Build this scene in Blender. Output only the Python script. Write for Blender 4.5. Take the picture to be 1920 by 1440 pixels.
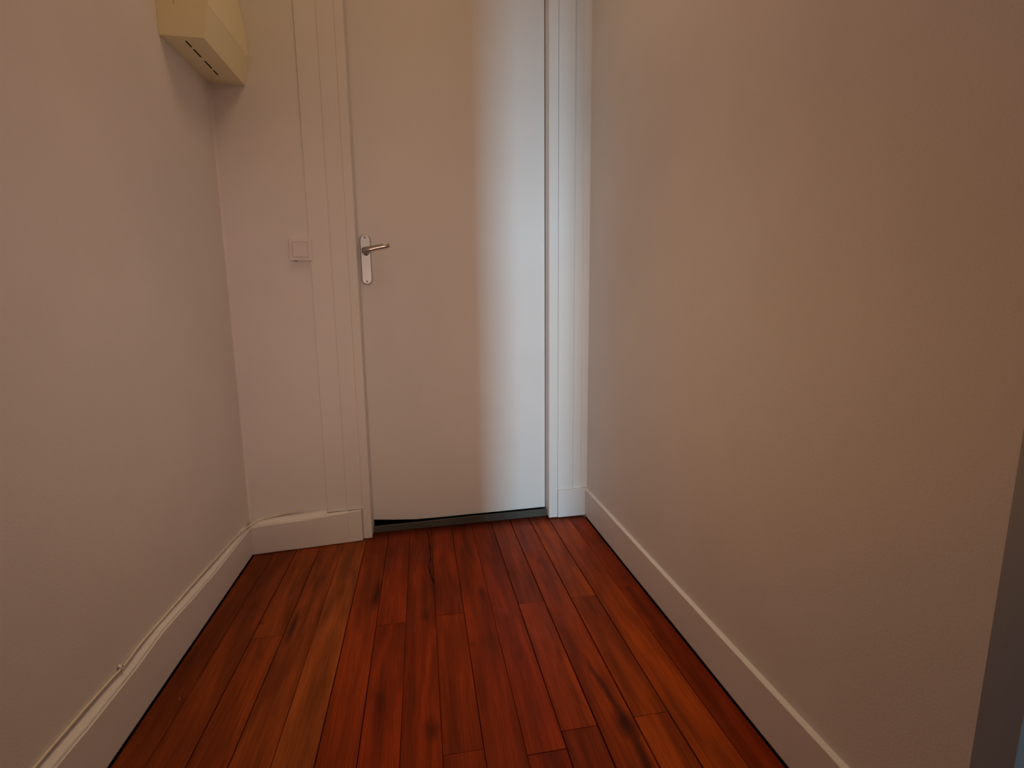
import bpy, bmesh, math, random
from mathutils import Matrix, Vector, noise

for o in list(bpy.data.objects):
    bpy.data.objects.remove(o)
scene = bpy.context.scene
COL = scene.collection
random.seed(7)

# ------------------------------------------------------------------ camera
cam_d = bpy.data.cameras.new('camera')
cam = bpy.data.objects.new('camera', cam_d)
COL.objects.link(cam)
cam_d.sensor_width = 36.0
cam_d.lens = 36.0 * 930.0 / 1920.0
cam_d.clip_start = 0.02
down = Vector((70, 6230, 930)).normalized()
fwd = Vector((-173, -137, 930))
fwd = (fwd - down * fwd.dot(down)).normalized()
rgt = down.cross(fwd)
upv = -down
# world axes expressed in image axes -> image axes expressed in world
right_w = Vector((rgt.x, fwd.x, upv.x))
down_w = Vector((rgt.y, fwd.y, upv.y))
fwd_w = Vector((rgt.z, fwd.z, upv.z))
m = Matrix.Identity(4)
for i in range(3):
    m[i][0] = right_w[i]
    m[i][1] = -down_w[i]
    m[i][2] = -fwd_w[i]
m[2][3] = 0.88
cam.matrix_world = m
scene.camera = cam

# ------------------------------------------------------------------ world, lights, exposure
world = bpy.data.worlds.new('world')
scene.world = world
world.use_nodes = True
bg = world.node_tree.nodes['Background']
bg.inputs[0].default_value = (0.5, 0.6, 0.8, 1)
bg.inputs[1].default_value = 0.02
vs = scene.view_settings
vs.view_transform = 'Standard'
vs.look = 'None'
vs.gamma = 1.0
vs.use_curve_mapping = False
vs.exposure = 0.0


def area(name, loc, target, sx, sy, power, col):
    l = bpy.data.lights.new(name, 'AREA')
    l.shape = 'RECTANGLE'
    l.size = sx
    l.size_y = sy
    l.energy = power
    l.color = col
    o = bpy.data.objects.new(name, l)
    COL.objects.link(o)
    o.location = loc
    d = Vector(target) - Vector(loc)
    o.rotation_euler = d.to_track_quat('-Z', 'Y').to_euler()
    return o


def lamp(name, kind, loc, rgb, radius, target=None, deg=60.0):
    """point or soft-edged spot lamp; rgb holds watts per channel"""
    l = bpy.data.lights.new(name, kind)
    e = max(rgb)
    l.energy = e
    l.color = tuple(c / e for c in rgb)
    l.shadow_soft_size = radius
    o = bpy.data.objects.new(name, l)
    COL.objects.link(o)
    o.location = loc
    if kind == 'SPOT':
        l.spot_size = math.radians(deg)
        l.spot_blend = 1.0
        o.rotation_euler = (Vector(target) - Vector(loc)).to_track_quat('-Z', 'Y').to_euler()
    return o


# daylight window far behind the camera, seen from the corridor through the tall opening
area('window_daylight', (0.46, -5.6, 2.35), (0.46, 2.0, 1.0), 0.28, 1.9, 265.0, (0.50, 0.81, 1.0))
# warm ceiling lamp above the corridor, followed by two added fill lights
area('ceiling_lamp', (0.0, 1.2, 2.46), (0.0, 1.2, 0.0), 0.4, 0.5, 2.6, (1.0, 0.66, 0.34))
dl = area('ledge_fill_light', (0.0, 1.1, 2.46), (0.0, 1.1, 0.0), 0.25, 0.25, 1.5, (1.0, 0.70, 0.42))  # added narrow beam that brightens the baseboard ledges and floor
dl.data.spread = math.radians(60)
lamp('mid_fill_light', 'POINT', (0.0, 0.9, 1.75), (1.3, 0.50, 0.40), 0.12)  # added fill for the middle of the walls, no lamp hangs here
# unseen soft spots added behind the camera: vignette-like falloff, then side wall fill
lamp('vignette_fill_spot', 'SPOT', (0.0, -0.85, 0.90), (41.0, 28.8, 22.6), 0.15, (0.0, 1.9, 0.75), 48.0)
lamp('left_wall_fill_spot', 'SPOT', (0.35, -0.80, 1.10), (10.5, 5.5, 6.0), 0.15, (-0.65, 1.3, 0.85), 38.0)
lamp('right_wall_fill_spot', 'SPOT', (-0.35, -0.80, 1.10), (15.4, 6.6, 1.2), 0.15, (0.675, 1.3, 0.75), 38.0)
# unseen warm fill added to lighten the right wall's end face and door leaf
area('side_fill_light', (1.35, -0.6, 1.5), (0.9, 0.5, 0.4), 0.5, 0.6, 0.45, (1.0, 0.74, 0.58))


# ------------------------------------------------------------------ helpers
def link(name, me, mat=None, parent=None, loc=(0, 0, 0)):
    o = bpy.data.objects.new(name, me)
    COL.objects.link(o)
    if mat is not None:
        me.materials.append(mat)
    if parent is not None:
        o.parent = parent
    o.location = loc
    return o


def tag(o, label=None, cat=None, kind=None, group=None):
    if label:
        o['label'] = label
    if cat:
        o['category'] = cat
    if kind:
        o['kind'] = kind
    if group:
        o['group'] = group
    return o


def bm_box(bm, a, b):
    vs_ = [bm.verts.new((x, y, z)) for x in (a[0], b[0]) for y in (a[1], b[1]) for z in (a[2], b[2])]
    for f in ((0, 1, 3, 2), (4, 6, 7, 5), (0, 4, 5, 1), (2, 3, 7, 6), (0, 2, 6, 4), (1, 5, 7, 3)):
        bm.faces.new([vs_[i] for i in f])
    return vs_


def finish(bm, name, mat, parent=None, bevel=0.0, seg=1, loc=(0, 0, 0), smooth=False, sharp=30):
    bmesh.ops.recalc_face_normals(bm, faces=bm.faces[:])
    if bevel > 0:
        ed = [e for e in bm.edges if len(e.link_faces) == 2 and e.calc_face_angle(0) > math.radians(sharp)]
        bmesh.ops.bevel(bm, geom=ed, offset=bevel, segments=seg, affect='EDGES', profile=0.5)
        bmesh.ops.recalc_face_normals(bm, faces=bm.faces[:])
    me = bpy.data.meshes.new(name)
    bm.to_mesh(me)
    bm.free()
    if smooth:
        for p in me.polygons:
            p.use_smooth = True
    return link(name, me, mat, parent, loc)


def prism_z(bm, pts, z0, z1):
    """vertical prism over a plan outline; z0/z1 may be lists per point"""
    n = len(pts)
    z0 = z0 if isinstance(z0, (list, tuple)) else [z0] * n
    z1 = z1 if isinstance(z1, (list, tuple)) else [z1] * n
    a = [bm.verts.new((p[0], p[1], z)) for p, z in zip(pts, z0)]
    b = [bm.verts.new((p[0], p[1], z)) for p, z in zip(pts, z1)]
    bm.faces.new(a)
    bm.faces.new(b)
    for i in range(n):
        j = (i + 1) % n
        bm.faces.new((a[i], a[j], b[j], b[i]))


def loft(bm, rings, cap=True, closed=True):
    vr = [[bm.verts.new(p) for p in r] for r in rings]
    n = len(vr[0])
    for i in range(len(vr) - 1):
        for j in range(n if closed else n - 1):
            k = (j + 1) % n
            bm.faces.new((vr[i][j], vr[i][k], vr[i + 1][k], vr[i + 1][j]))
    if cap:
        bm.faces.new(vr[0])
        bm.faces.new(vr[-1])
    return vr


def tube_pts(path, r, n=10, squash=1.0):
    rings = []
    P = [Vector(p) for p in path]
    for i, p in enumerate(P):
        t = (P[min(i + 1, len(P) - 1)] - P[max(i - 1, 0)]).normalized()
        u = t.cross(Vector((0, 0, 1)))
        if u.length < 1e-4:
            u = Vector((1, 0, 0))
        u.normalize()
        v = t.cross(u)
        rr = r[i] if isinstance(r, (list, tuple)) else r
        rings.append([p + u * math.cos(2 * math.pi * k / n) * rr + v * math.sin(2 * math.pi * k / n) * rr * squash for k in range(n)])
    return rings


# ------------------------------------------------------------------ materials
def new_mat(name):
    mt = bpy.data.materials.new(name)
    mt.use_nodes = True
    nt = mt.node_tree
    return mt, nt, nt.nodes['Principled BSDF']


def paint(name, col, rough=0.55, bump=0.15, scale=220.0, mottle=0.05, spec=0.35):
    mt, nt, b = new_mat(name)
    N, L = nt.nodes, nt.links
    tc = N.new('ShaderNodeTexCoord')
    n1 = N.new('ShaderNodeTexNoise')
    n1.inputs['Scale'].default_value = scale
    n1.inputs['Detail'].default_value = 3
    L.new(tc.outputs['Object'], n1.inputs['Vector'])
    n2 = N.new('ShaderNodeTexNoise')
    n2.inputs['Scale'].default_value = 5.0
    n2.inputs['Detail'].default_value = 5
    L.new(tc.outputs['Object'], n2.inputs['Vector'])
    mr = N.new('ShaderNodeMapRange')
    mr.inputs['From Min'].default_value = 0.3
    mr.inputs['From Max'].default_value = 0.7
    mr.inputs['To Min'].default_value = 1 - mottle
    mr.inputs['To Max'].default_value = 1 + mottle
    L.new(n2.outputs['Fac'], mr.inputs['Value'])
    vm = N.new('ShaderNodeVectorMath')
    vm.operation = 'SCALE'
    vm.inputs[0].default_value = col
    L.new(mr.outputs['Result'], vm.inputs['Scale'])
    L.new(vm.outputs['Vector'], b.inputs['Base Color'])
    b.inputs['Roughness'].default_value = rough
    b.inputs['Specular IOR Level'].default_value = spec
    bp = N.new('ShaderNodeBump')
    bp.inputs['Strength'].default_value = bump
    bp.inputs['Distance'].default_value = 0.0012
    ad = N.new('ShaderNodeMath')
    ad.operation = 'ADD'
    mu = N.new('ShaderNodeMath')
    mu.operation = 'MULTIPLY'
    mu.inputs[1].default_value = 3.0
    L.new(n2.outputs['Fac'], mu.inputs[0])
    L.new(mu.outputs[0], ad.inputs[0])
    L.new(n1.outputs['Fac'], ad.inputs[1])
    L.new(ad.outputs[0], bp.inputs['Height'])
    L.new(bp.outputs['Normal'], b.inputs['Normal'])
    return mt


M_wall = paint('wall_paint', (0.80, 0.785, 0.765), 0.7, 0.25, 260, 0.02, 0.2)
M_trim = paint('trim_paint', (0.80, 0.785, 0.765), 0.5, 0.12, 120, 0.02, 0.3)
M_door = paint('door_paint', (0.80, 0.785, 0.77), 0.55, 0.10, 180, 0.015, 0.3)
M_caulk = paint('caulk_paint', (0.82, 0.80, 0.78), 0.6, 0.5, 60, 0.05, 0.25)
M_ceiling = paint('ceiling_paint', (0.8, 0.79, 0.77), 0.8, 0.1, 200, 0.02, 0.2)
M_switch = paint('switch_plastic', (0.78, 0.75, 0.73), 0.35, 0.0, 50, 0.01, 0.45)
M_cream = paint('cream_plastic', (0.90, 0.85, 0.56), 0.45, 0.05, 300, 0.03, 0.4)
M_cable = paint('cable_sheath', (0.78, 0.72, 0.58), 0.5, 0.2, 90, 0.05, 0.3)
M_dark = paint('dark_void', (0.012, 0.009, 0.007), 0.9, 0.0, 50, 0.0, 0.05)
M_subfloor_shade = paint('subfloor_gap_shade', (0.010, 0.006, 0.004), 0.9, 0.1, 50, 0.2, 0.05)  # near-black, also stands in for the shade under the baseboards
M_thresh = paint('threshold_metal', (0.062, 0.056, 0.046), 0.45, 0.4, 60, 0.35, 0.4)


def metal(name, col, rough):
    mt, nt, b = new_mat(name)
    N, L = nt.nodes, nt.links
    b.inputs['Base Color'].default_value = (*col, 1)
    b.inputs['Metallic'].default_value = 0.85
    tc = N.new('ShaderNodeTexCoord')
    n1 = N.new('ShaderNodeTexNoise')
    n1.inputs['Scale'].default_value = 150
    L.new(tc.outputs['Object'], n1.inputs['Vector'])
    mr = N.new('ShaderNodeMapRange')
    mr.inputs['To Min'].default_value = rough - 0.06
    mr.inputs['To Max'].default_value = rough + 0.06
    L.new(n1.outputs['Fac'], mr.inputs['Value'])
    L.new(mr.outputs['Result'], b.inputs['Roughness'])
    return mt


M_plate = metal('satin_aluminium', (0.56, 0.58, 0.59), 0.42)
M_lever = metal('satin_nickel', (0.47, 0.43, 0.38), 0.30)
M_screw = metal('dark_screw', (0.25, 0.23, 0.21), 0.4)


def wood():
    mt, nt, b = new_mat('varnished_pine_floor')
    N, L = nt.nodes, nt.links
    geo = N.new('ShaderNodeNewGeometry')
    oi = N.new('ShaderNodeObjectInfo')
    # every board gets its own slice of the grain pattern
    off = N.new('ShaderNodeVectorMath')
    off.operation = 'SCALE'
    off.inputs[0].default_value = (13.0, 7.0, 29.0)
    L.new(oi.outputs['Random'], off.inputs['Scale'])
    add = N.new('ShaderNodeVectorMath')
    L.new(geo.outputs['Position'], add.inputs[0])
    L.new(off.outputs['Vector'], add.inputs[1])

    def mapped(sx, sy, sz):
        mp = N.new('ShaderNodeMapping')
        mp.inputs['Scale'].default_value = (sx, sy, sz)
        L.new(add.outputs['Vector'], mp.inputs['Vector'])
        return mp

    def nz(mp, scale, detail=4, rough=0.6, dist=0.0):
        n = N.new('ShaderNodeTexNoise')
        n.inputs['Scale'].default_value = scale
        n.inputs['Detail'].default_value = detail
        n.inputs['Roughness'].default_value = rough
        n.inputs['Distortion'].default_value = dist
        L.new(mp.outputs['Vector'], n.inputs['Vector'])
        return n

    def rng(src, a, b_, c, d):
        r = N.new('ShaderNodeMapRange')
        r.inputs['From Min'].default_value = a
        r.inputs['From Max'].default_value = b_
        r.inputs['To Min'].default_value = c
        r.inputs['To Max'].default_value = d
        L.new(src, r.inputs['Value'])
        return r.outputs['Result']

    def mul(a, b_):
        r = N.new('ShaderNodeMath')
        r.operation = 'MULTIPLY'
        L.new(a, r.inputs[0])
        L.new(b_, r.inputs[1])
        return r.outputs[0]

    # annual rings: contour lines of a stretched noise -> cathedral figures
    base = nz(mapped(1.0, 0.13, 1.0), 9.0, 2, 0.5, 0.3)
    mm = N.new('ShaderNodeMath')
    mm.operation = 'MULTIPLY'
    mm.inputs[1].default_value = 26.0
    L.new(base.outputs['Fac'], mm.inputs[0])
    sn = N.new('ShaderNodeMath')
    sn.operation = 'SINE'
    L.new(mm.outputs[0], sn.inputs[0])
    rings = rng(sn.outputs[0], -1, 1, 0.76, 1.12)
    fibre = rng(nz(mapped(1.0, 0.03, 1.0), 320, 3, 0.6).outputs['Fac'], 0.3, 0.7, 0.78, 1.20)
    streak = rng(nz(mapped(1.0, 0.06, 1.0), 42, 4, 0.6).outputs['Fac'], 0.3, 0.72, 1.22, 0.64)
    patch = rng(nz(mapped(1.0, 0.4, 1.0), 7.5, 4, 0.55).outputs['Fac'], 0.32, 0.7, 1.13, 0.84)
    # soft dark scorch-like stains and small knots
    st = rng(nz(mapped(1.0, 0.28, 1.0), 15.0, 3, 0.55, 0.8).outputs['Fac'], 0.62, 0.74, 1.0, 0.62)
    vo = N.new('ShaderNodeTexVoronoi')
    vo.inputs['Scale'].default_value = 5.5
    mpv = mapped(1.0, 0.7, 1.0)
    L.new(mpv.outputs['Vector'], vo.inputs['Vector'])
    kn = rng(vo.outputs['Distance'], 0.012, 0.05, 0.45, 1.0)
    # boards darken towards the threshold, with a wavering edge
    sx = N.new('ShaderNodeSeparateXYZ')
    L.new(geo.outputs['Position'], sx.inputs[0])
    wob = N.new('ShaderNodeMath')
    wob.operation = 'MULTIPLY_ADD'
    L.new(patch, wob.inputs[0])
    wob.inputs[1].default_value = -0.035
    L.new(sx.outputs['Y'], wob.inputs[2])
    threshold_dark = rng(wob.outputs[0], 1.845, 1.925, 1.0, 0.22)
    f = mul(mul(mul(rings, fibre), mul(streak, patch)), mul(mul(st, kn), threshold_dark))
    # dark worn spots, resin streaks and the big knot
    wn = nz(mapped(1.0, 0.5, 1.0), 38, 3)
    wv = N.new('ShaderNodeVectorMath')
    wv.operation = 'MULTIPLY_ADD'
    L.new(wn.outputs['Color'], wv.inputs[0])
    wv.inputs[1].default_value = (0.016, 0.05, 0.0)
    L.new(geo.outputs['Position'], wv.inputs[2])
    for cx, cy, sx_, sy_, ang, low in ((-0.166, 1.50, 0.012, 0.085, 0, 0.25), (0.392, 1.00, 0.010, 0.130, 6, 0.30),
                                       (0.400, 0.885, 0.030, 0.040, 0, 0.35), (-0.389, 1.385, 0.010, 0.100, 0, 0.30),
                                       (0.405, 0.80, 0.014, 0.09, -4, 0.35), (0.160, 1.44, 0.012, 0.05, 0, 0.45),
                                       (-0.008, 0.95, 0.022, 0.035, 0, 0.5), (-0.018, 1.36, 0.016, 0.04, 0, 0.5),
                                       (0.005, 1.62, 0.012, 0.20, 2, 0.5), (-0.12, 1.02, 0.014, 0.16, 0, 0.6)):
        sb = N.new('ShaderNodeMapping')
        sb.vector_type = 'TEXTURE'
        sb.inputs['Location'].default_value = (cx + 0.008, cy + 0.025, 0)
        sb.inputs['Rotation'].default_value = (0, 0, math.radians(ang))
        sb.inputs['Scale'].default_value = (sx_, sy_, 1.0)
        L.new(wv.outputs['Vector'], sb.inputs['Vector'])
        ln = N.new('ShaderNodeVectorMath')
        ln.operation = 'LENGTH'
        L.new(sb.outputs['Vector'], ln.inputs[0])
        f = mul(f, rng(ln.outputs['Value'], 0.25, 1.15, low, 1.0))
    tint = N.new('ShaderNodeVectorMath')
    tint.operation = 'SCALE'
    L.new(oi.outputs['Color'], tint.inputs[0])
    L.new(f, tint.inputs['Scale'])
    # pale scuffs and scratches
    sc = nz(mapped(1.0, 0.35, 1.0), 95, 2, 0.5, 1.5)
    scm = rng(sc.outputs['Fac'], 0.775, 0.80, 0.0, 0.45)
    mix = N.new('ShaderNodeMix')
    mix.data_type = 'RGBA'
    L.new(scm, mix.inputs['Factor'])
    L.new(tint.outputs['Vector'], mix.inputs['A'])
    mix.inputs['B'].default_value = (0.62, 0.36, 0.18, 1)
    L.new(mix.outputs['Result'], b.inputs['Base Color'])
    ro = rng(nz(mapped(1, 0.6, 1), 14, 4).outputs['Fac'], 0.3, 0.7, 0.36, 0.52)
    L.new(ro, b.inputs['Roughness'])
    b.inputs['Specular IOR Level'].default_value = 0.10
    bp = N.new('ShaderNodeBump')
    bp.inputs['Strength'].default_value = 0.25
    bp.inputs['Distance'].default_value = 0.0006
    L.new(f, bp.inputs['Height'])
    L.new(bp.outputs['Normal'], b.inputs['Normal'])
    return mt


M_wood = wood()

# ------------------------------------------------------------------ setting: shell
XL, XR = -0.652, 0.675        # faces of the side walls
YB = -0.95                    # wall behind the camera
ZC = 2.50

bm = bmesh.new()
bm_box(bm, (XL - 0.12, YB, -0.03), (XL, 2.2, ZC))
wl = finish(bm, 'wall_left', M_wall)
tag(wl, 'long plain white painted wall on the left of the corridor', 'wall', 'structure')

# right wall: 7.5 cm partition that ends at a doorway beside the camera
bm = bmesh.new()
prism_z(bm, [(XR, 0.449), (XR + 0.075, 0.449), (XR + 0.075, 2.2), (XR, 2.2)], -0.03, ZC)
for v in bm.verts:
    if v.co.z > 1 and v.co.y < 1:
        v.co.y = 0.449 - 0.013 * 2.5
bm_box(bm, (XR, YB, 2.1), (XR + 0.075, 0.43, ZC))
bm_box(bm, (XR, YB, -0.03), (XR + 0.075, -0.45, 2.1))
wr = finish(bm, 'wall_right', M_wall)
tag(wr, 'long plain white painted wall on the right, ending in a bare edge', 'wall', 'structure')
bm = bmesh.new()
bmesh.ops.create_icosphere(bm, subdivisions=2, radius=0.0022)
for v in bm.verts:
    v.co.y *= 0.6
    v.co.x *= 1.4
finish(bm, 'paint_blob', M_trim, wr, loc=(0.694, 0.4415, 0.481), smooth=True)

# far wall, in two flanks and a lintel around the door frame
bm = bmesh.new()
prism_z(bm, [(XL, 1.905), (-0.30, 1.911), (-0.22, 1.911), (-0.25, 2.12), (XL, 2.12)], -0.03, ZC)
bm_box(bm, (0.545, 1.957, -0.03), (XR, 2.12, ZC))
bm_box(bm, (-0.26, 1.94, 2.12), (0.56, 2.12, ZC))
wf = finish(bm, 'wall_far', M_wall)
tag(wf, 'short white end wall around the closed door', 'wall', 'structure')

# painted-over rounded corner beads
def corner_bead(name, x, y, sx, sy, r, z0, z1, parent):
    bm = bmesh.new()
    pts = [(x, y)]
    for k in range(7):
        a = k / 6 * math.pi / 2
        pts.append((x + sx * r * (1 - math.sin(a)), y + sy * r * (1 - math.cos(a))))
    prism_z(bm, pts, z0, z1)
    return finish(bm, name, M_caulk, parent)


corner_bead('corner_fillet', XL - 0.002, 1.9075, 1, -1, 0.016, 0.11, ZC, wf)
bm = bmesh.new()
prism_z(bm, [(0.648, 1.958), (0.652, 1.9535), (0.668, 1.9465), (XR + 0.001, 1.944), (XR + 0.001, 1.958)], 0.125, ZC)
finish(bm, 'corner_fillet', M_caulk, wf, 0.001)

# unseen wall behind the camera, its tall opening shaped to cut the daylight stripe
bm = bmesh.new()
bm_box(bm, (XL - 0.12, YB - 0.1, -0.03), (0.366, YB, ZC))
bm_box(bm, (0.572, YB - 0.1, -0.03), (XR + 0.075, YB, ZC))
bm_box(bm, (0.366, YB - 0.1, 2.04), (0.572, YB, ZC))
wb = finish(bm, 'wall_back', M_wall)
tag(wb, 'white wall behind the viewer with a narrow tall opening', 'wall', 'structure')

bm = bmesh.new()
bm_box(bm, (XL - 0.12, YB - 0.1, ZC), (2.3, 2.2, ZC + 0.05))
tag(finish(bm, 'ceiling', M_ceiling), 'plain white ceiling above the corridor', 'ceiling', 'structure')

# side room beyond the right-hand doorway: pale walls around it
bm = bmesh.new()
bm_box(bm, (2.2, -1.4, -0.03), (2.3, 2.2, ZC))
bm_box(bm, (XR + 0.075, 2.1, -0.03), (2.2, 2.2, ZC))
bm_box(bm, (XR + 0.075, -1.4, -0.03), (2.2, -1.3, ZC))
ws = finish(bm, 'wall_side_room', M_wall)
tag(ws, 'pale wall glimpsed past the right wall edge', 'wall', 'structure')

# pale door leaf of the side room, standing open just past the wall edge
M_door2 = paint('grey_paint', (0.44, 0.43, 0.45), 0.5, 0.1, 180, 0.02, 0.3)
bm = bmesh.new()
bm_box(bm, (0.765, 0.505, 0.012), (1.46, 0.545, 2.04))
d2 = finish(bm, 'door_2', M_door2, bevel=0.002)
tag(d2, 'pale grey door edge glimpsed at the lower right corner', 'door', 'structure')

# ------------------------------------------------------------------ floor: boards one by one
bm = bmesh.new()
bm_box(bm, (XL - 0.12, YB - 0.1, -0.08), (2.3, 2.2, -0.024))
bm_box(bm, (XL + 0.0005, YB, -0.0235), (-0.6355, 1.95, 0.0015))  # near-black filler strips in place of the shade under the baseboards
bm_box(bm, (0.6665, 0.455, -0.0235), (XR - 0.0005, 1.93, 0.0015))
floor = finish(bm, 'floor', M_subfloor_shade)
tag(floor, 'narrow varnished red-brown wooden floorboards running towards the door', 'floor', 'structure')

edges = [-0.6338, -0.565, -0.486, -0.404, -0.321, -0.237, -0.155, -0.072, 0.012, 0.095,
         0.178, 0.260, 0.341, 0.425, 0.506, 0.594, 0.6642]
joints = {2: [1.346], 6: [1.338], 8: [1.352, 0.884], 10: [0.852], 11: [1.362, 0.894],
          13: [1.360, 0.900], 15: [1.384], 0: [0.43], 1: [-0.03], 3: [0.43], 4: [-0.03], 5: [0.43],
          7: [0.43], 9: [-0.03], 12: [0.43], 14: [0.43]}
# half width of the open gap at each boundary (dark lines of different strength)
gaps = [0.0026, 0.0006, 0.0011, 0.0010, 0.0006, 0.0010, 0.0009, 0.0005, 0.0005, 0.0007,
        0.0004, 0.0011, 0.0014, 0.0014, 0.0015, 0.0007, 0.0024]
tones = [(0.177, 0.0352, 0.0050),
         (0.197, 0.0396, 0.0056),
         (0.206, 0.0396, 0.0050),
         (0.218, 0.0457, 0.0065),
         (0.290, 0.0676, 0.0113),
         (0.233, 0.0335, 0.0028),
         (0.229, 0.0283, 0.0023),
         (0.216, 0.0262, 0.0017),
         (0.227, 0.0290, 0.0017),
         (0.212, 0.0257, 0.0012),
         (0.206, 0.0244, 0.0012),
         (0.234, 0.0302, 0.0017),
         (0.235, 0.0283, 0.0013),
         (0.270, 0.0368, 0.0023),
         (0.272, 0.0353, 0.0024),
         (0.235, 0.0259, 0.0010)]


def far_end(x):
    if x < -0.25:
        return 1.8555 + (x + 0.633) * 0.098
    if x < 0.508:
        return 1.995
    return 1.944


def plank(x0, x1, y0, y1, tone, slot):
    bm = bmesh.new()
    dz = random.uniform(-0.0005, 0.0005)
    n = max(2, int((y1 - y0) / 0.11))
    rings = []
    e = 0.0009
    for i in range(n + 1):
        y = y0 + (y1 - y0) * i / n
        wv = 0.00045 * noise.noise(Vector((x0 * 40, y * 5, 1)))
        wu = 0.00045 * noise.noise(Vector((x1 * 40, y * 5, 2)))
        a, b = x0 + wv, x1 + wu
        yy = y
        rings.append([(a, yy, -0.022), (a, yy, dz - e), (a + e, yy, dz), (b - e, yy, dz), (b, yy, dz - e), (b, yy, -0.022)])
    loft(bm, rings)
    # ease the two ends
    for v in bm.verts:
        if v.co.z > dz - 0.0001:
            if abs(v.co.y - y0) < 1e-6:
                v.co.z -= 0.0004
            elif abs(v.co.y - y1) < 1e-6:
                v.co.z -= 0.0004
    if x0 < -0.25 or x0 > 0.45:
        for v in bm.verts:
            if v.co.y > 1.8:
                v.co.y = min(v.co.y, far_end(v.co.x) + 0.004)
    o = finish(bm, 'plank', M_wood, floor)
    k = random.uniform(0.92, 1.08)
    o.color = (tone[0] * k, tone[1] * k * random.uniform(0.95, 1.05), tone[2] * k, 1)
    return o


for i in range(16):
    cuts = [YB] + sorted(joints.get(i, [])) + [1.995]
    for j in range(len(cuts) - 1):
        ga = 0.0008
        xm = (edges[i] + edges[i + 1]) / 2
        end = cuts[j + 1] - ga
        if j == len(cuts) - 2:
            end = min(end, max(far_end(edges[i]), far_end(edges[i + 1])) + 0.004)
        plank(edges[i] + gaps[i], edges[i + 1] - gaps[i + 1], cuts[j] + ga, end, tones[i], i)

# open splintered crack along one board edge
M_crack = paint('crack_shadow', (0.02, 0.008, 0.004), 0.9, 0.0, 50, 0.2, 0.05)
host = min((o for o in floor.children), key=lambda o: (Vector(o.bound_box[0]) - Vector((0.0135, 1.353, 0))).length)
for pts in (((-0.004, 1.930, 0.001), (0.001, 1.875, 0.0035), (0.003, 1.83, 0.002), (0.004, 1.78, 0.005), (0.006, 1.72, 0.002), (0.004, 1.68, 0.004), (0.000, 1.655, 0.001)), ((-0.003, 1.640, 0.001), (0.001, 1.60, 0.004), (0.004, 1.575, 0.002), (0.010, 1.54, 0.005), (0.013, 1.525, 0.001))):
    bm = bmesh.new()
    va, vb = [], []
    for i, (x, y, w) in enumerate(pts):
        va.append(bm.verts.new((x - w / 2, y, 0.0012)))
        vb.append(bm.verts.new((x + w / 2, y + 0.004, 0.0012)))
    for i in range(len(pts) - 1):
        bm.faces.new((va[i], vb[i], vb[i + 1], va[i + 1]))
    finish(bm, 'splinter_crack', M_crack, host)

# boards of the side room floor, past the doorway
for i in range(10):
    x0 = XR + 0.02 + i * 0.0828
    y1 = 0.44 if x0 < XR + 0.075 else 2.1
    plank(x0 + 0.0008, x0 + 0.082, -0.44, y1 if x0 > XR + 0.075 else 0.43, (0.28, 0.058, 0.014), 3)

# ------------------------------------------------------------------ baseboards
def nzv(a, b, s=1.0):
    return s * noise.noise(Vector((a, b, 3.3)))


# left baseboard with uneven painted top edge
bm = bmesh.new()
rings, crings = [], []
N_ = 90
prof = [(-1.0, 0.124), (0.86, 0.123), (0.967, 0.120), (1.118, 0.120), (1.232, 0.125), (1.374, 0.116),
        (1.514, 0.109), (1.688, 0.106), (1.90, 0.108)]


def lin(pr, y):
    for (a, za), (b, zb) in zip(pr, pr[1:]):
        if y <= b:
            return za + (zb - za) * (y - a) / (b - a)
    return pr[-1][1]


for i in range(N_ + 1):
    y = YB + (1.8515 - YB) * i / N_
    zt = lin(prof, y) + nzv(y * 14, 0, 0.0018)
    x = -0.6335 + nzv(y * 2, 5, 0.0008)
    rings.append([(XL, y, 0.005), (x - 0.0006, y, 0.0045 + abs(nzv(y * 20, 9, 0.0015))), (x, y, 0.007), (x, y, zt - 0.0015), (x - 0.0015, y, zt), (XL, y, zt + 0.001)])
    up = 0.010 + nzv(y * 5, 2, 0.004)
    crings.append([(XL - 0.001, y, zt - 0.004), (x - 0.002 - nzv(y * 22, 4, 0.0014), y, zt - 0.0004), (x - 0.009, y, zt + 0.0035 + nzv(y * 18, 7, 0.001)), (XL + 0.004, y, zt + 0.006 + up * 0.3), (XL - 0.001, y, zt + 0.009 + up)])
loft(bm, rings)
bl = finish(bm, 'baseboard_left', M_trim)
tag(bl, 'white painted baseboard with uneven top edge under the thin cable', 'baseboard', 'structure')
bm = bmesh.new()
loft(bm, crings)
finish(bm, 'caulk_strip', M_caulk, bl, smooth=True)

# far baseboard left of the door, stepping over the foot of the casing
def base_y(x):
    return 1.851 + (x + 0.633) * 0.098


bm = bmesh.new()
rings = []
xs = [-0.640, -0.60, -0.55, -0.50, -0.45, -0.40, -0.36, -0.33, -0.2996]
bt = [(-0.65, 0.106), (-0.564, 0.110), (-0.46, 0.112), (-0.363, 0.119), (-0.30, 0.122), (-0.2, 0.126)]
for x in xs:
    y = base_y(x)
    zt = lin(bt, x) + nzv(x * 20, 1, 0.0008)
    rings.append([(x, 1.908, 0.003), (x, y, 0.003 + abs(nzv(x * 30, 2, 0.002))), (x, y, zt - 0.0015), (x, y + 0.0015, zt), (x, 1.908, zt + 0.001)])
loft(bm, rings)
prism_z(bm, [(-0.2992, base_y(-0.299)), (-0.2500, base_y(-0.25)), (-0.2500, 1.905), (-0.2992, 1.905)], [0.003, 0.004, 0.004, 0.003], [0.1215, 0.1245, 0.1245, 0.1215])
bf = finish(bm, 'baseboard_far', M_trim)
tag(bf, 'short white baseboard in the corner left of the door', 'baseboard', 'structure')
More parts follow.
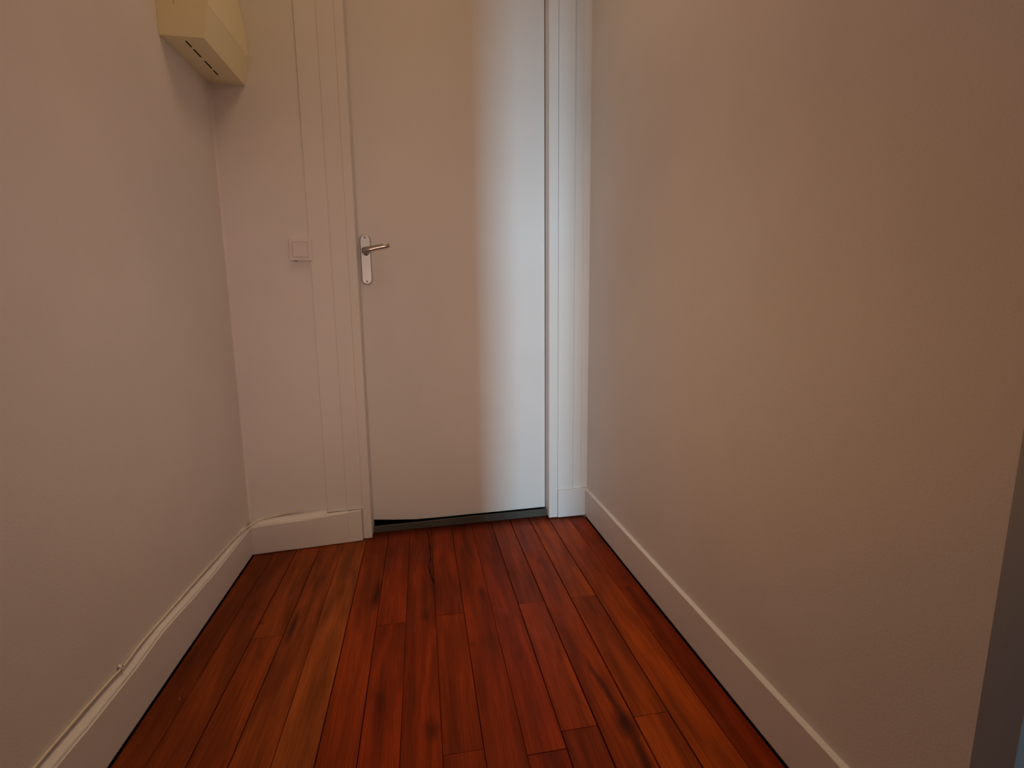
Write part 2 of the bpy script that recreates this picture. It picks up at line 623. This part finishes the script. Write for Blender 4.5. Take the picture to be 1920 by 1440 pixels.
bm = bmesh.new()
rings = []
for x in [-0.648, -0.62, -0.59, -0.56, -0.53, -0.50, -0.47, -0.44, -0.41, -0.3765]:
    y = base_y(x)
    zt = lin(bt, x)
    w = nzv(x * 25, 6, 0.003)
    rings.append([(x, 1.908, zt - 0.004), (x, y + 0.003 - w * 0.3, zt - 0.0004), (x, y + 0.016, zt + 0.003 + w * 0.3), (x, 1.8985, zt + 0.007), (x, 1.908, zt + 0.017 + w)])
loft(bm, rings)
finish(bm, 'caulk_strip', M_caulk, bf, smooth=True)

# right baseboard: thin board, its top eased back to the wall
bm = bmesh.new()
rings = []
for i in range(41):
    y = 0.446 + (1.9375 - 0.446) * i / 40
    x = 0.6640 + nzv(y * 3, 8, 0.0006) + 0.0015 * max(0, (y - 1.0))
    zt = 0.1165 + 0.004 * max(0, (y - 1.2) / 0.8)
    rings.append([(XR + 0.001, y, 0.005), (x + 0.0005, y, 0.0045), (x, y, 0.0065), (x, y, zt - 0.0012), (x + 0.0012, y, zt), (XR - 0.0008, y, zt + 0.0028), (XR + 0.001, y, zt + 0.0050)])
loft(bm, rings)
br = finish(bm, 'baseboard_right', M_trim)
tag(br, 'straight white baseboard along the foot of the right wall', 'baseboard', 'structure')
# ------------------------------------------------------------------ door frame
# left casing: two painted boards with a fine joint, and the jamb lining beside the door
bm = bmesh.new()
prism_z(bm, [(-0.3745, 1.9010), (-0.3032, 1.9018), (-0.3032, 1.915), (-0.3745, 1.915)], 0.1235, 2.2)
t1 = finish(bm, 'trim_1', M_trim, bevel=0.0015)
tag(t1, 'wide white door casing between the light switch and the door', 'door casing', 'structure')
bm = bmesh.new()
prism_z(bm, [(-0.3030, 1.9012), (-0.3015, 1.9005), (-0.2760, 1.9005), (-0.2740, 1.9012), (-0.2470, 1.9014), (-0.2470, 1.915), (-0.3030, 1.915)], 0.1265, 2.2)
finish(bm, 'casing_board', M_trim, t1)
bm = bmesh.new()
bm_box(bm, (-0.2472, 1.9030, 0.004), (-0.2160, 1.995, 2.2))
bm_box(bm, (-0.2468, 1.995, 0.0), (-0.2320, 2.12, 2.2))
finish(bm, 'door_jamb', M_trim, t1, bevel=0.0015)

# right casing
bm = bmesh.new()
prism_z(bm, [(0.5475, 1.9480), (0.5495, 1.9465), (0.5960, 1.9465), (0.5980, 1.9480), (0.6010, 1.9480), (0.6030, 1.9465),
             (0.6110, 1.9470), (0.6165, 1.9520), (0.6170, 1.9580), (0.5475, 1.9580)], 0.1235, 2.2)
t2 = finish(bm, 'trim_2', M_trim)
tag(t2, 'narrow moulded white casing between the door and the right wall', 'door casing', 'structure')
bm = bmesh.new()
bm_box(bm, (0.5080, 1.9440, 0.003), (0.5460, 2.035, 2.2))
bm_box(bm, (0.5080, 2.035, 0.0), (0.5460, 2.12, 2.2))
finish(bm, 'door_jamb', M_trim, t2, bevel=0.0016)
bm = bmesh.new()
prism_z(bm, [(0.5468, 1.9390), (0.6655, 1.9385), (0.6745, 1.9385), (0.6745, 1.958), (0.5468, 1.958)], [0.003, 0.006, 0.006, 0.003, 0.003], [0.1220, 0.1235, 0.1235, 0.1235, 0.1220])
finish(bm, 'plinth_block', M_trim, t2, bevel=0.0010)
bm = bmesh.new()
bm_box(bm, (-0.2468, 1.9440, 2.075), (0.5460, 2.12, 2.13))
bm_box(bm, (-0.3028, 1.9020, 2.13), (0.617, 1.94, 2.2))
finish(bm, 'head_casing', M_trim, t2, bevel=0.0016)

# threshold strip under the door
bm = bmesh.new()
y0, y1 = 1.955, 1.978
rings = []
for i in range(13):
    t = i / 12
    x = -0.2150 + t * (0.5070 + 0.2150)
    y = y0 + (y1 - y0) * t + nzv(x * 9, 3, 0.0012)
    z = 0.0245 + 0.0045 * t + nzv(x * 7, 1, 0.0008)
    rings.append([(x, y, 0.0), (x, y + 0.003, z - 0.001), (x, y + 0.0045, z), (x, y + 0.011, z - 0.001), (x, y + 0.012, 0.0)])
loft(bm, rings)
t3 = finish(bm, 'trim_3', M_thresh)
tag(t3, 'dark grey metal threshold strip in the gap under the door', 'threshold', 'structure')

# ------------------------------------------------------------------ door leaf
bm = bmesh.new()
low = [(-0.2300, 0.0375), (-0.14, 0.029), (-0.048, 0.0225), (0.045, 0.0225), (0.14, 0.0245), (0.30, 0.0265), (0.5050, 0.0300)]
a = [bm.verts.new((x, 2.0, z)) for x, z in low] + [bm.verts.new((0.5050, 2.0, 2.07)), bm.verts.new((-0.2300, 2.0, 2.07))]
b = [bm.verts.new((v.co.x, 2.038, v.co.z)) for v in a]
bm.faces.new(a)
bm.faces.new(b)
for i in range(len(a)):
    j = (i + 1) % len(a)
    bm.faces.new((a[i], a[j], b[j], b[i]))
door = finish(bm, 'door_1', M_door, bevel=0.0015, sharp=45)
tag(door, 'closed flush white door with a metal lever handle at its left', 'door', 'structure')

# handle plate: long rounded plate with two screws
PX, PZ0, PZ1, PW = -0.1925, 0.981, 1.168, 0.0200
bm = bmesh.new()


def stadium(w, z0, z1, y, k=12):
    pts = []
    for i in range(k + 1):
        t = math.pi * i / k
        pts.append((PX + w * math.cos(t), y, z1 - PW + w * math.sin(t)))
    for i in range(k + 1):
        t = math.pi + math.pi * i / k
        pts.append((PX + w * math.cos(t), y, z0 + PW + w * math.sin(t)))
    return pts


loft(bm, [stadium(PW, PZ0, PZ1, 2.001), stadium(PW, PZ0, PZ1, 1.9945), stadium(PW - 0.0012, PZ0, PZ1, 1.9925), stadium(PW - 0.004, PZ0, PZ1, 1.9913)])
plate = finish(bm, 'handle_plate', M_plate, door)
plate['label'] = 'long rounded satin metal handle plate'
for z in (PZ1 - 0.0125, PZ0 + 0.0125):
    bm = bmesh.new()
    ring = lambda r, y: [(PX + r * math.cos(2 * math.pi * k / 14), y, z + r * math.sin(2 * math.pi * k / 14)) for k in range(14)]
    loft(bm, [ring(0.0040, 1.9915), ring(0.0036, 1.9903), ring(0.0018, 1.9903), ring(0.0012, 1.9912)])
    finish(bm, 'screw', M_screw, plate)
# lever with its neck
bm = bmesh.new()
nx, nz_ = -0.1900, 1.1010
ringy = lambda r, y: [(nx + r * math.cos(2 * math.pi * k / 18), y, nz_ + r * math.sin(2 * math.pi * k / 18)) for k in range(18)]
loft(bm, [ringy(0.0125, 1.9915), ringy(0.0120, 1.985), ringy(0.0098, 1.983), ringy(0.0092, 1.955)])
path = [(nx - 0.0075, 1.9575, nz_ + 0.0000), (nx - 0.0060, 1.9485, nz_ + 0.0010), (nx + 0.003, 1.9425, nz_ + 0.0035), (nx + 0.020, 1.9410, nz_ + 0.0075),
        (nx + 0.042, 1.9400, nz_ + 0.0125), (nx + 0.064, 1.9395, nz_ + 0.0170), (nx + 0.084, 1.9395, nz_ + 0.0205), (nx + 0.0885, 1.9400, nz_ + 0.0212)]
half = [0.0085, 0.0112, 0.0110, 0.0096, 0.0088, 0.0085, 0.0082, 0.0060]
thick = [0.0060, 0.0085, 0.0085, 0.0068, 0.0058, 0.0054, 0.0054, 0.0036]
rings = []
for i, p in enumerate(path):
    p = Vector(p)
    q = Vector(path[min(i + 1, len(path) - 1)]) - Vector(path[max(i - 1, 0)])
    q.normalize()
    if i == 0:
        q = Vector((0.35, -0.9, 0.1)).normalized()
    if i == 1:
        q = Vector((0.75, -0.6, 0.1)).normalized()
    u = Vector((0, 0, 1)) - q * q.z
    u.normalize()
    v = q.cross(u)
    rings.append([p + u * half[i] * math.copysign(abs(math.sin(t)) ** 0.75, math.sin(t)) + v * thick[i] * math.copysign(abs(math.cos(t)) ** 0.75, math.cos(t))
                  for t in [2 * math.pi * k / 16 for k in range(16)]])
loft(bm, rings)
lev = finish(bm, 'lever', M_lever, door, smooth=True)
lev['label'] = 'slim nickel lever pointing right'

# ------------------------------------------------------------------ light switch beside the casing
sw = bpy.data.objects.new('light_switch', None)
COL.objects.link(sw)
sw.empty_display_size = 0.05
sw.location = (-0.4035, 1.905, 1.097)
tag(sw, 'square white rocker light switch beside the door casing', 'light switch')


def plate_box(name, hw, hh, y0, y1, mat, taper, bev, parent, skew=0.0):
    bm = bmesh.new()
    r0 = [(-hw, y0, -hh), (hw, y0, -hh), (hw, y0, hh), (-hw, y0, hh)]
    w, h = hw - taper, hh - taper
    r1 = [(-w, y1, -h), (w, y1 - skew, -h), (w, y1 - skew, h), (-w, y1, h)]
    loft(bm, [r0, r1])
    return finish(bm, name, mat, parent, bevel=bev, seg=2)


# surround is a raised ring so the rocker sits in a real recess
bm = bmesh.new()
ho, hi = 0.0372, 0.0262
sq = lambda h, y: [(-h, y, -h), (h, y, -h), (h, y, h), (-h, y, h)]
loft(bm, [sq(ho, 0.003), sq(ho, -0.0112), sq(ho - 0.0016, -0.0130), sq(hi, -0.0136), sq(hi, 0.0)], cap=False)
surround = finish(bm, 'surround', M_switch, sw)
plate_box('rocker', 0.0258, 0.0258, -0.001, -0.0142, M_switch, 0.0004, 0.0006, sw, 0.0010)
bm = bmesh.new()
bm_box(bm, (-0.026, -0.006, -0.0385), (-0.015, 0.0, -0.0376))
finish(bm, 'release_slot', M_dark, sw)

# ------------------------------------------------------------------ cream box high in the left corner
box = bpy.data.objects.new('electrical_box', None)
COL.objects.link(box)
box.location = (XL, 1.74, 1.612)
tag(box, 'cream plastic electrical box mounted high in the left corner', 'electrical box')
BX0, BY0, BY1 = 0.0005, -0.160, 0.1655     # local: x out from the wall, y along it


def zb(y):                                # the bottom climbs a little towards the corner
    return 0.015 * (y - BY0) / (BY1 - BY0)


def zs(y):                                # seam height
    return 0.081 + 0.019 * (y - BY0) / (BY1 - BY0)


def shell(name, polys, mat, thick=0.0012):
    bm = bmesh.new()
    for p in polys:
        bm.faces.new([bm.verts.new(v) for v in p])
    bmesh.ops.remove_doubles(bm, verts=bm.verts[:], dist=1e-5)
    bmesh.ops.recalc_face_normals(bm, faces=bm.faces[:])
    # every face has to look away from the core of the box
    core = Vector((0.055, 0.0, 0.17))
    s = sum((f.calc_center_median() - core).dot(f.normal) * f.calc_area() for f in bm.faces)
    if s < 0:
        bmesh.ops.reverse_faces(bm, faces=bm.faces[:])
    me = bpy.data.meshes.new(name)
    bm.to_mesh(me)
    bm.free()
    o = link(name, me, mat, box)
    md = o.modifiers.new('thickness', 'SOLIDIFY')
    md.thickness = thick
    md.offset = -1
    return o


D0, D1, D2 = 0.109, 0.127, 0.108
# slots in the bottom panel (y ranges), 3 mm wide at x about 0.053
slots = [(-0.134, -0.096), (-0.085, -0.033), (-0.010, 0.046), (0.055, 0.094)]
xa, xb = 0.0508, 0.0562
ycuts = [BY0] + [v for s in slots for v in s] + [BY1]
polys = []
P = lambda x, y, z: (x, y, z)
for i in range(len(ycuts) - 1):
    ya, yb = ycuts[i], ycuts[i + 1]
    polys.append([P(BX0, ya, zb(ya)), P(xa, ya, zb(ya)), P(xa, yb, zb(yb)), P(BX0, yb, zb(yb))])
    polys.append([P(xb, ya, zb(ya)), P(D0, ya, zb(ya)), P(D0, yb, zb(yb)), P(xb, yb, zb(yb))])
    if i % 2 == 0:
        polys.append([P(xa, ya, zb(ya)), P(xb, ya, zb(ya)), P(xb, yb, zb(yb)), P(xa, yb, zb(yb))])
    fa = (ya - BY0) / (BY1 - BY0)
    fb = (yb - BY0) / (BY1 - BY0)
    polys.append([P(D0, ya, zb(ya)), P(D1 - 0.002 * (1 - fa) * 0, ya, zs(ya)), P(D1, yb, zs(yb)), P(D0, yb, zb(yb))])
# near end below the seam (split so that the little upright slit is a real gap)
sx0, sx1, sz = 0.0425, 0.0437, 0.077
polys.append([P(BX0, BY0, 0), P(xa, BY0, 0), P(xa, BY0, sz), P(sx1, BY0, sz), P(sx0, BY0, sz), P(BX0, BY0, sz)])
polys.append([P(xa, BY0, 0), P(xb, BY0, 0), P(D0, BY0, 0), P(D1, BY0, zs(BY0)), P(xa, BY0, sz)])
polys.append([P(BX0, BY0, sz), P(sx0, BY0, sz), P(sx0, BY0, zs(BY0)), P(BX0, BY0, zs(BY0))])
polys.append([P(sx1, BY0, sz), P(xa, BY0, sz), P(D1, BY0, zs(BY0)), P(sx1, BY0, zs(BY0))])
shell('lower_cover', polys, M_cream)
g = 0.0011
ZK0, ZK1, ZT = 0.245, 0.185, 0.330
polys = [
    [P(D1, BY0, zs(BY0) + g), P(D1, BY0, ZK0), P(D1 - 0.002, BY1, ZK1), P(D1, BY1, zs(BY1) + g)],
    [P(D1, BY0, ZK0), P(D2, BY0, ZT), P(D2, BY1, ZT - 0.055), P(D1 - 0.002, BY1, ZK1)],
    [P(D2, BY0, ZT), P(BX0, BY0, ZT), P(BX0, BY1, ZT - 0.055), P(D2, BY1, ZT - 0.055)],
    [P(BX0, BY0, zs(BY0)), P(sx0, BY0, zs(BY0)), P(sx0, BY0, ZT), P(BX0, BY0, ZT)],
    [P(sx1, BY0, zs(BY0)), P(D1, BY0, zs(BY0) + 0.0001), P(D1, BY0, ZK0), P(D2, BY0, ZT), P(sx1, BY0, ZT)],
]
shell('upper_cover', polys, M_cream)
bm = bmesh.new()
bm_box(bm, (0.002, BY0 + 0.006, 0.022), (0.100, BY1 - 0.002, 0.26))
finish(bm, 'dark_core', M_dark, box)  # black block standing in for the darkness behind slots and seam

# ------------------------------------------------------------------ thin cable tacked above the baseboard
def smooth_path(pts, k=10):
    P_ = [Vector(p) for p in pts]
    out = []
    for i in range(len(P_) - 1):
        p0, p1, p2, p3 = P_[max(i - 1, 0)], P_[i], P_[i + 1], P_[min(i + 2, len(P_) - 1)]
        for j in range(k):
            t = j / k
            out.append(0.5 * ((2 * p1) + (-p0 + p2) * t + (2 * p0 - 5 * p1 + 4 * p2 - p3) * t * t + (-p0 + 3 * p1 - 3 * p2 + p3) * t ** 3))
    out.append(P_[-1])
    return out


cp = smooth_path([(-0.6485, -0.90, 0.150), (-0.6485, -0.3, 0.151), (-0.6485, 0.2, 0.150), (-0.6485, 0.60, 0.149), (-0.6485, 0.841, 0.148),
                  (-0.6485, 0.953, 0.1465), (-0.6480, 1.035, 0.144), (-0.6470, 1.091, 0.141), (-0.6480, 1.150, 0.144), (-0.6485, 1.243, 0.142), (-0.6485, 1.467, 0.135),
                  (-0.6470, 1.700, 0.126), (-0.6445, 1.780, 0.121), (-0.638, 1.850, 0.1145), (-0.622, 1.885, 0.1155),
                  (-0.597, 1.8985, 0.1205), (-0.549, 1.9010, 0.128), (-0.501, 1.9020, 0.138), (-0.470, 1.9030, 0.147), (-0.462, 1.9065, 0.150)], 8)
bm = bmesh.new()
loft(bm, tube_pts(cp, 0.0026, 10))
cab = finish(bm, 'cable', M_cable, smooth=True)
tag(cab, 'thin off-white cable running above the left baseboard into the corner', 'cable')


def clip(y, x, z, rot):
    bm = bmesh.new()
    rings = []
    for t in (-0.0035, 0.0035):
        rings.append([(x - 0.004, y + t, z - 0.006), (x + 0.0036, y + t, z - 0.0045), (x + 0.0048, y + t, z), (x + 0.0036, y + t, z + 0.0045), (x - 0.004, y + t, z + 0.009)])
    loft(bm, rings)
    c = finish(bm, 'cable_clip', M_caulk, cab, bevel=0.0006)
    bm = bmesh.new()
    bmesh.ops.create_icosphere(bm, subdivisions=2, radius=0.0017)
    finish(bm, 'nail', M_screw, c, loc=(x + 0.0038, y, z + 0.0058), smooth=True)
    return c


clip(1.080, -0.6470, 0.1415, 0)
clip(1.772, -0.6450, 0.1215, 0)
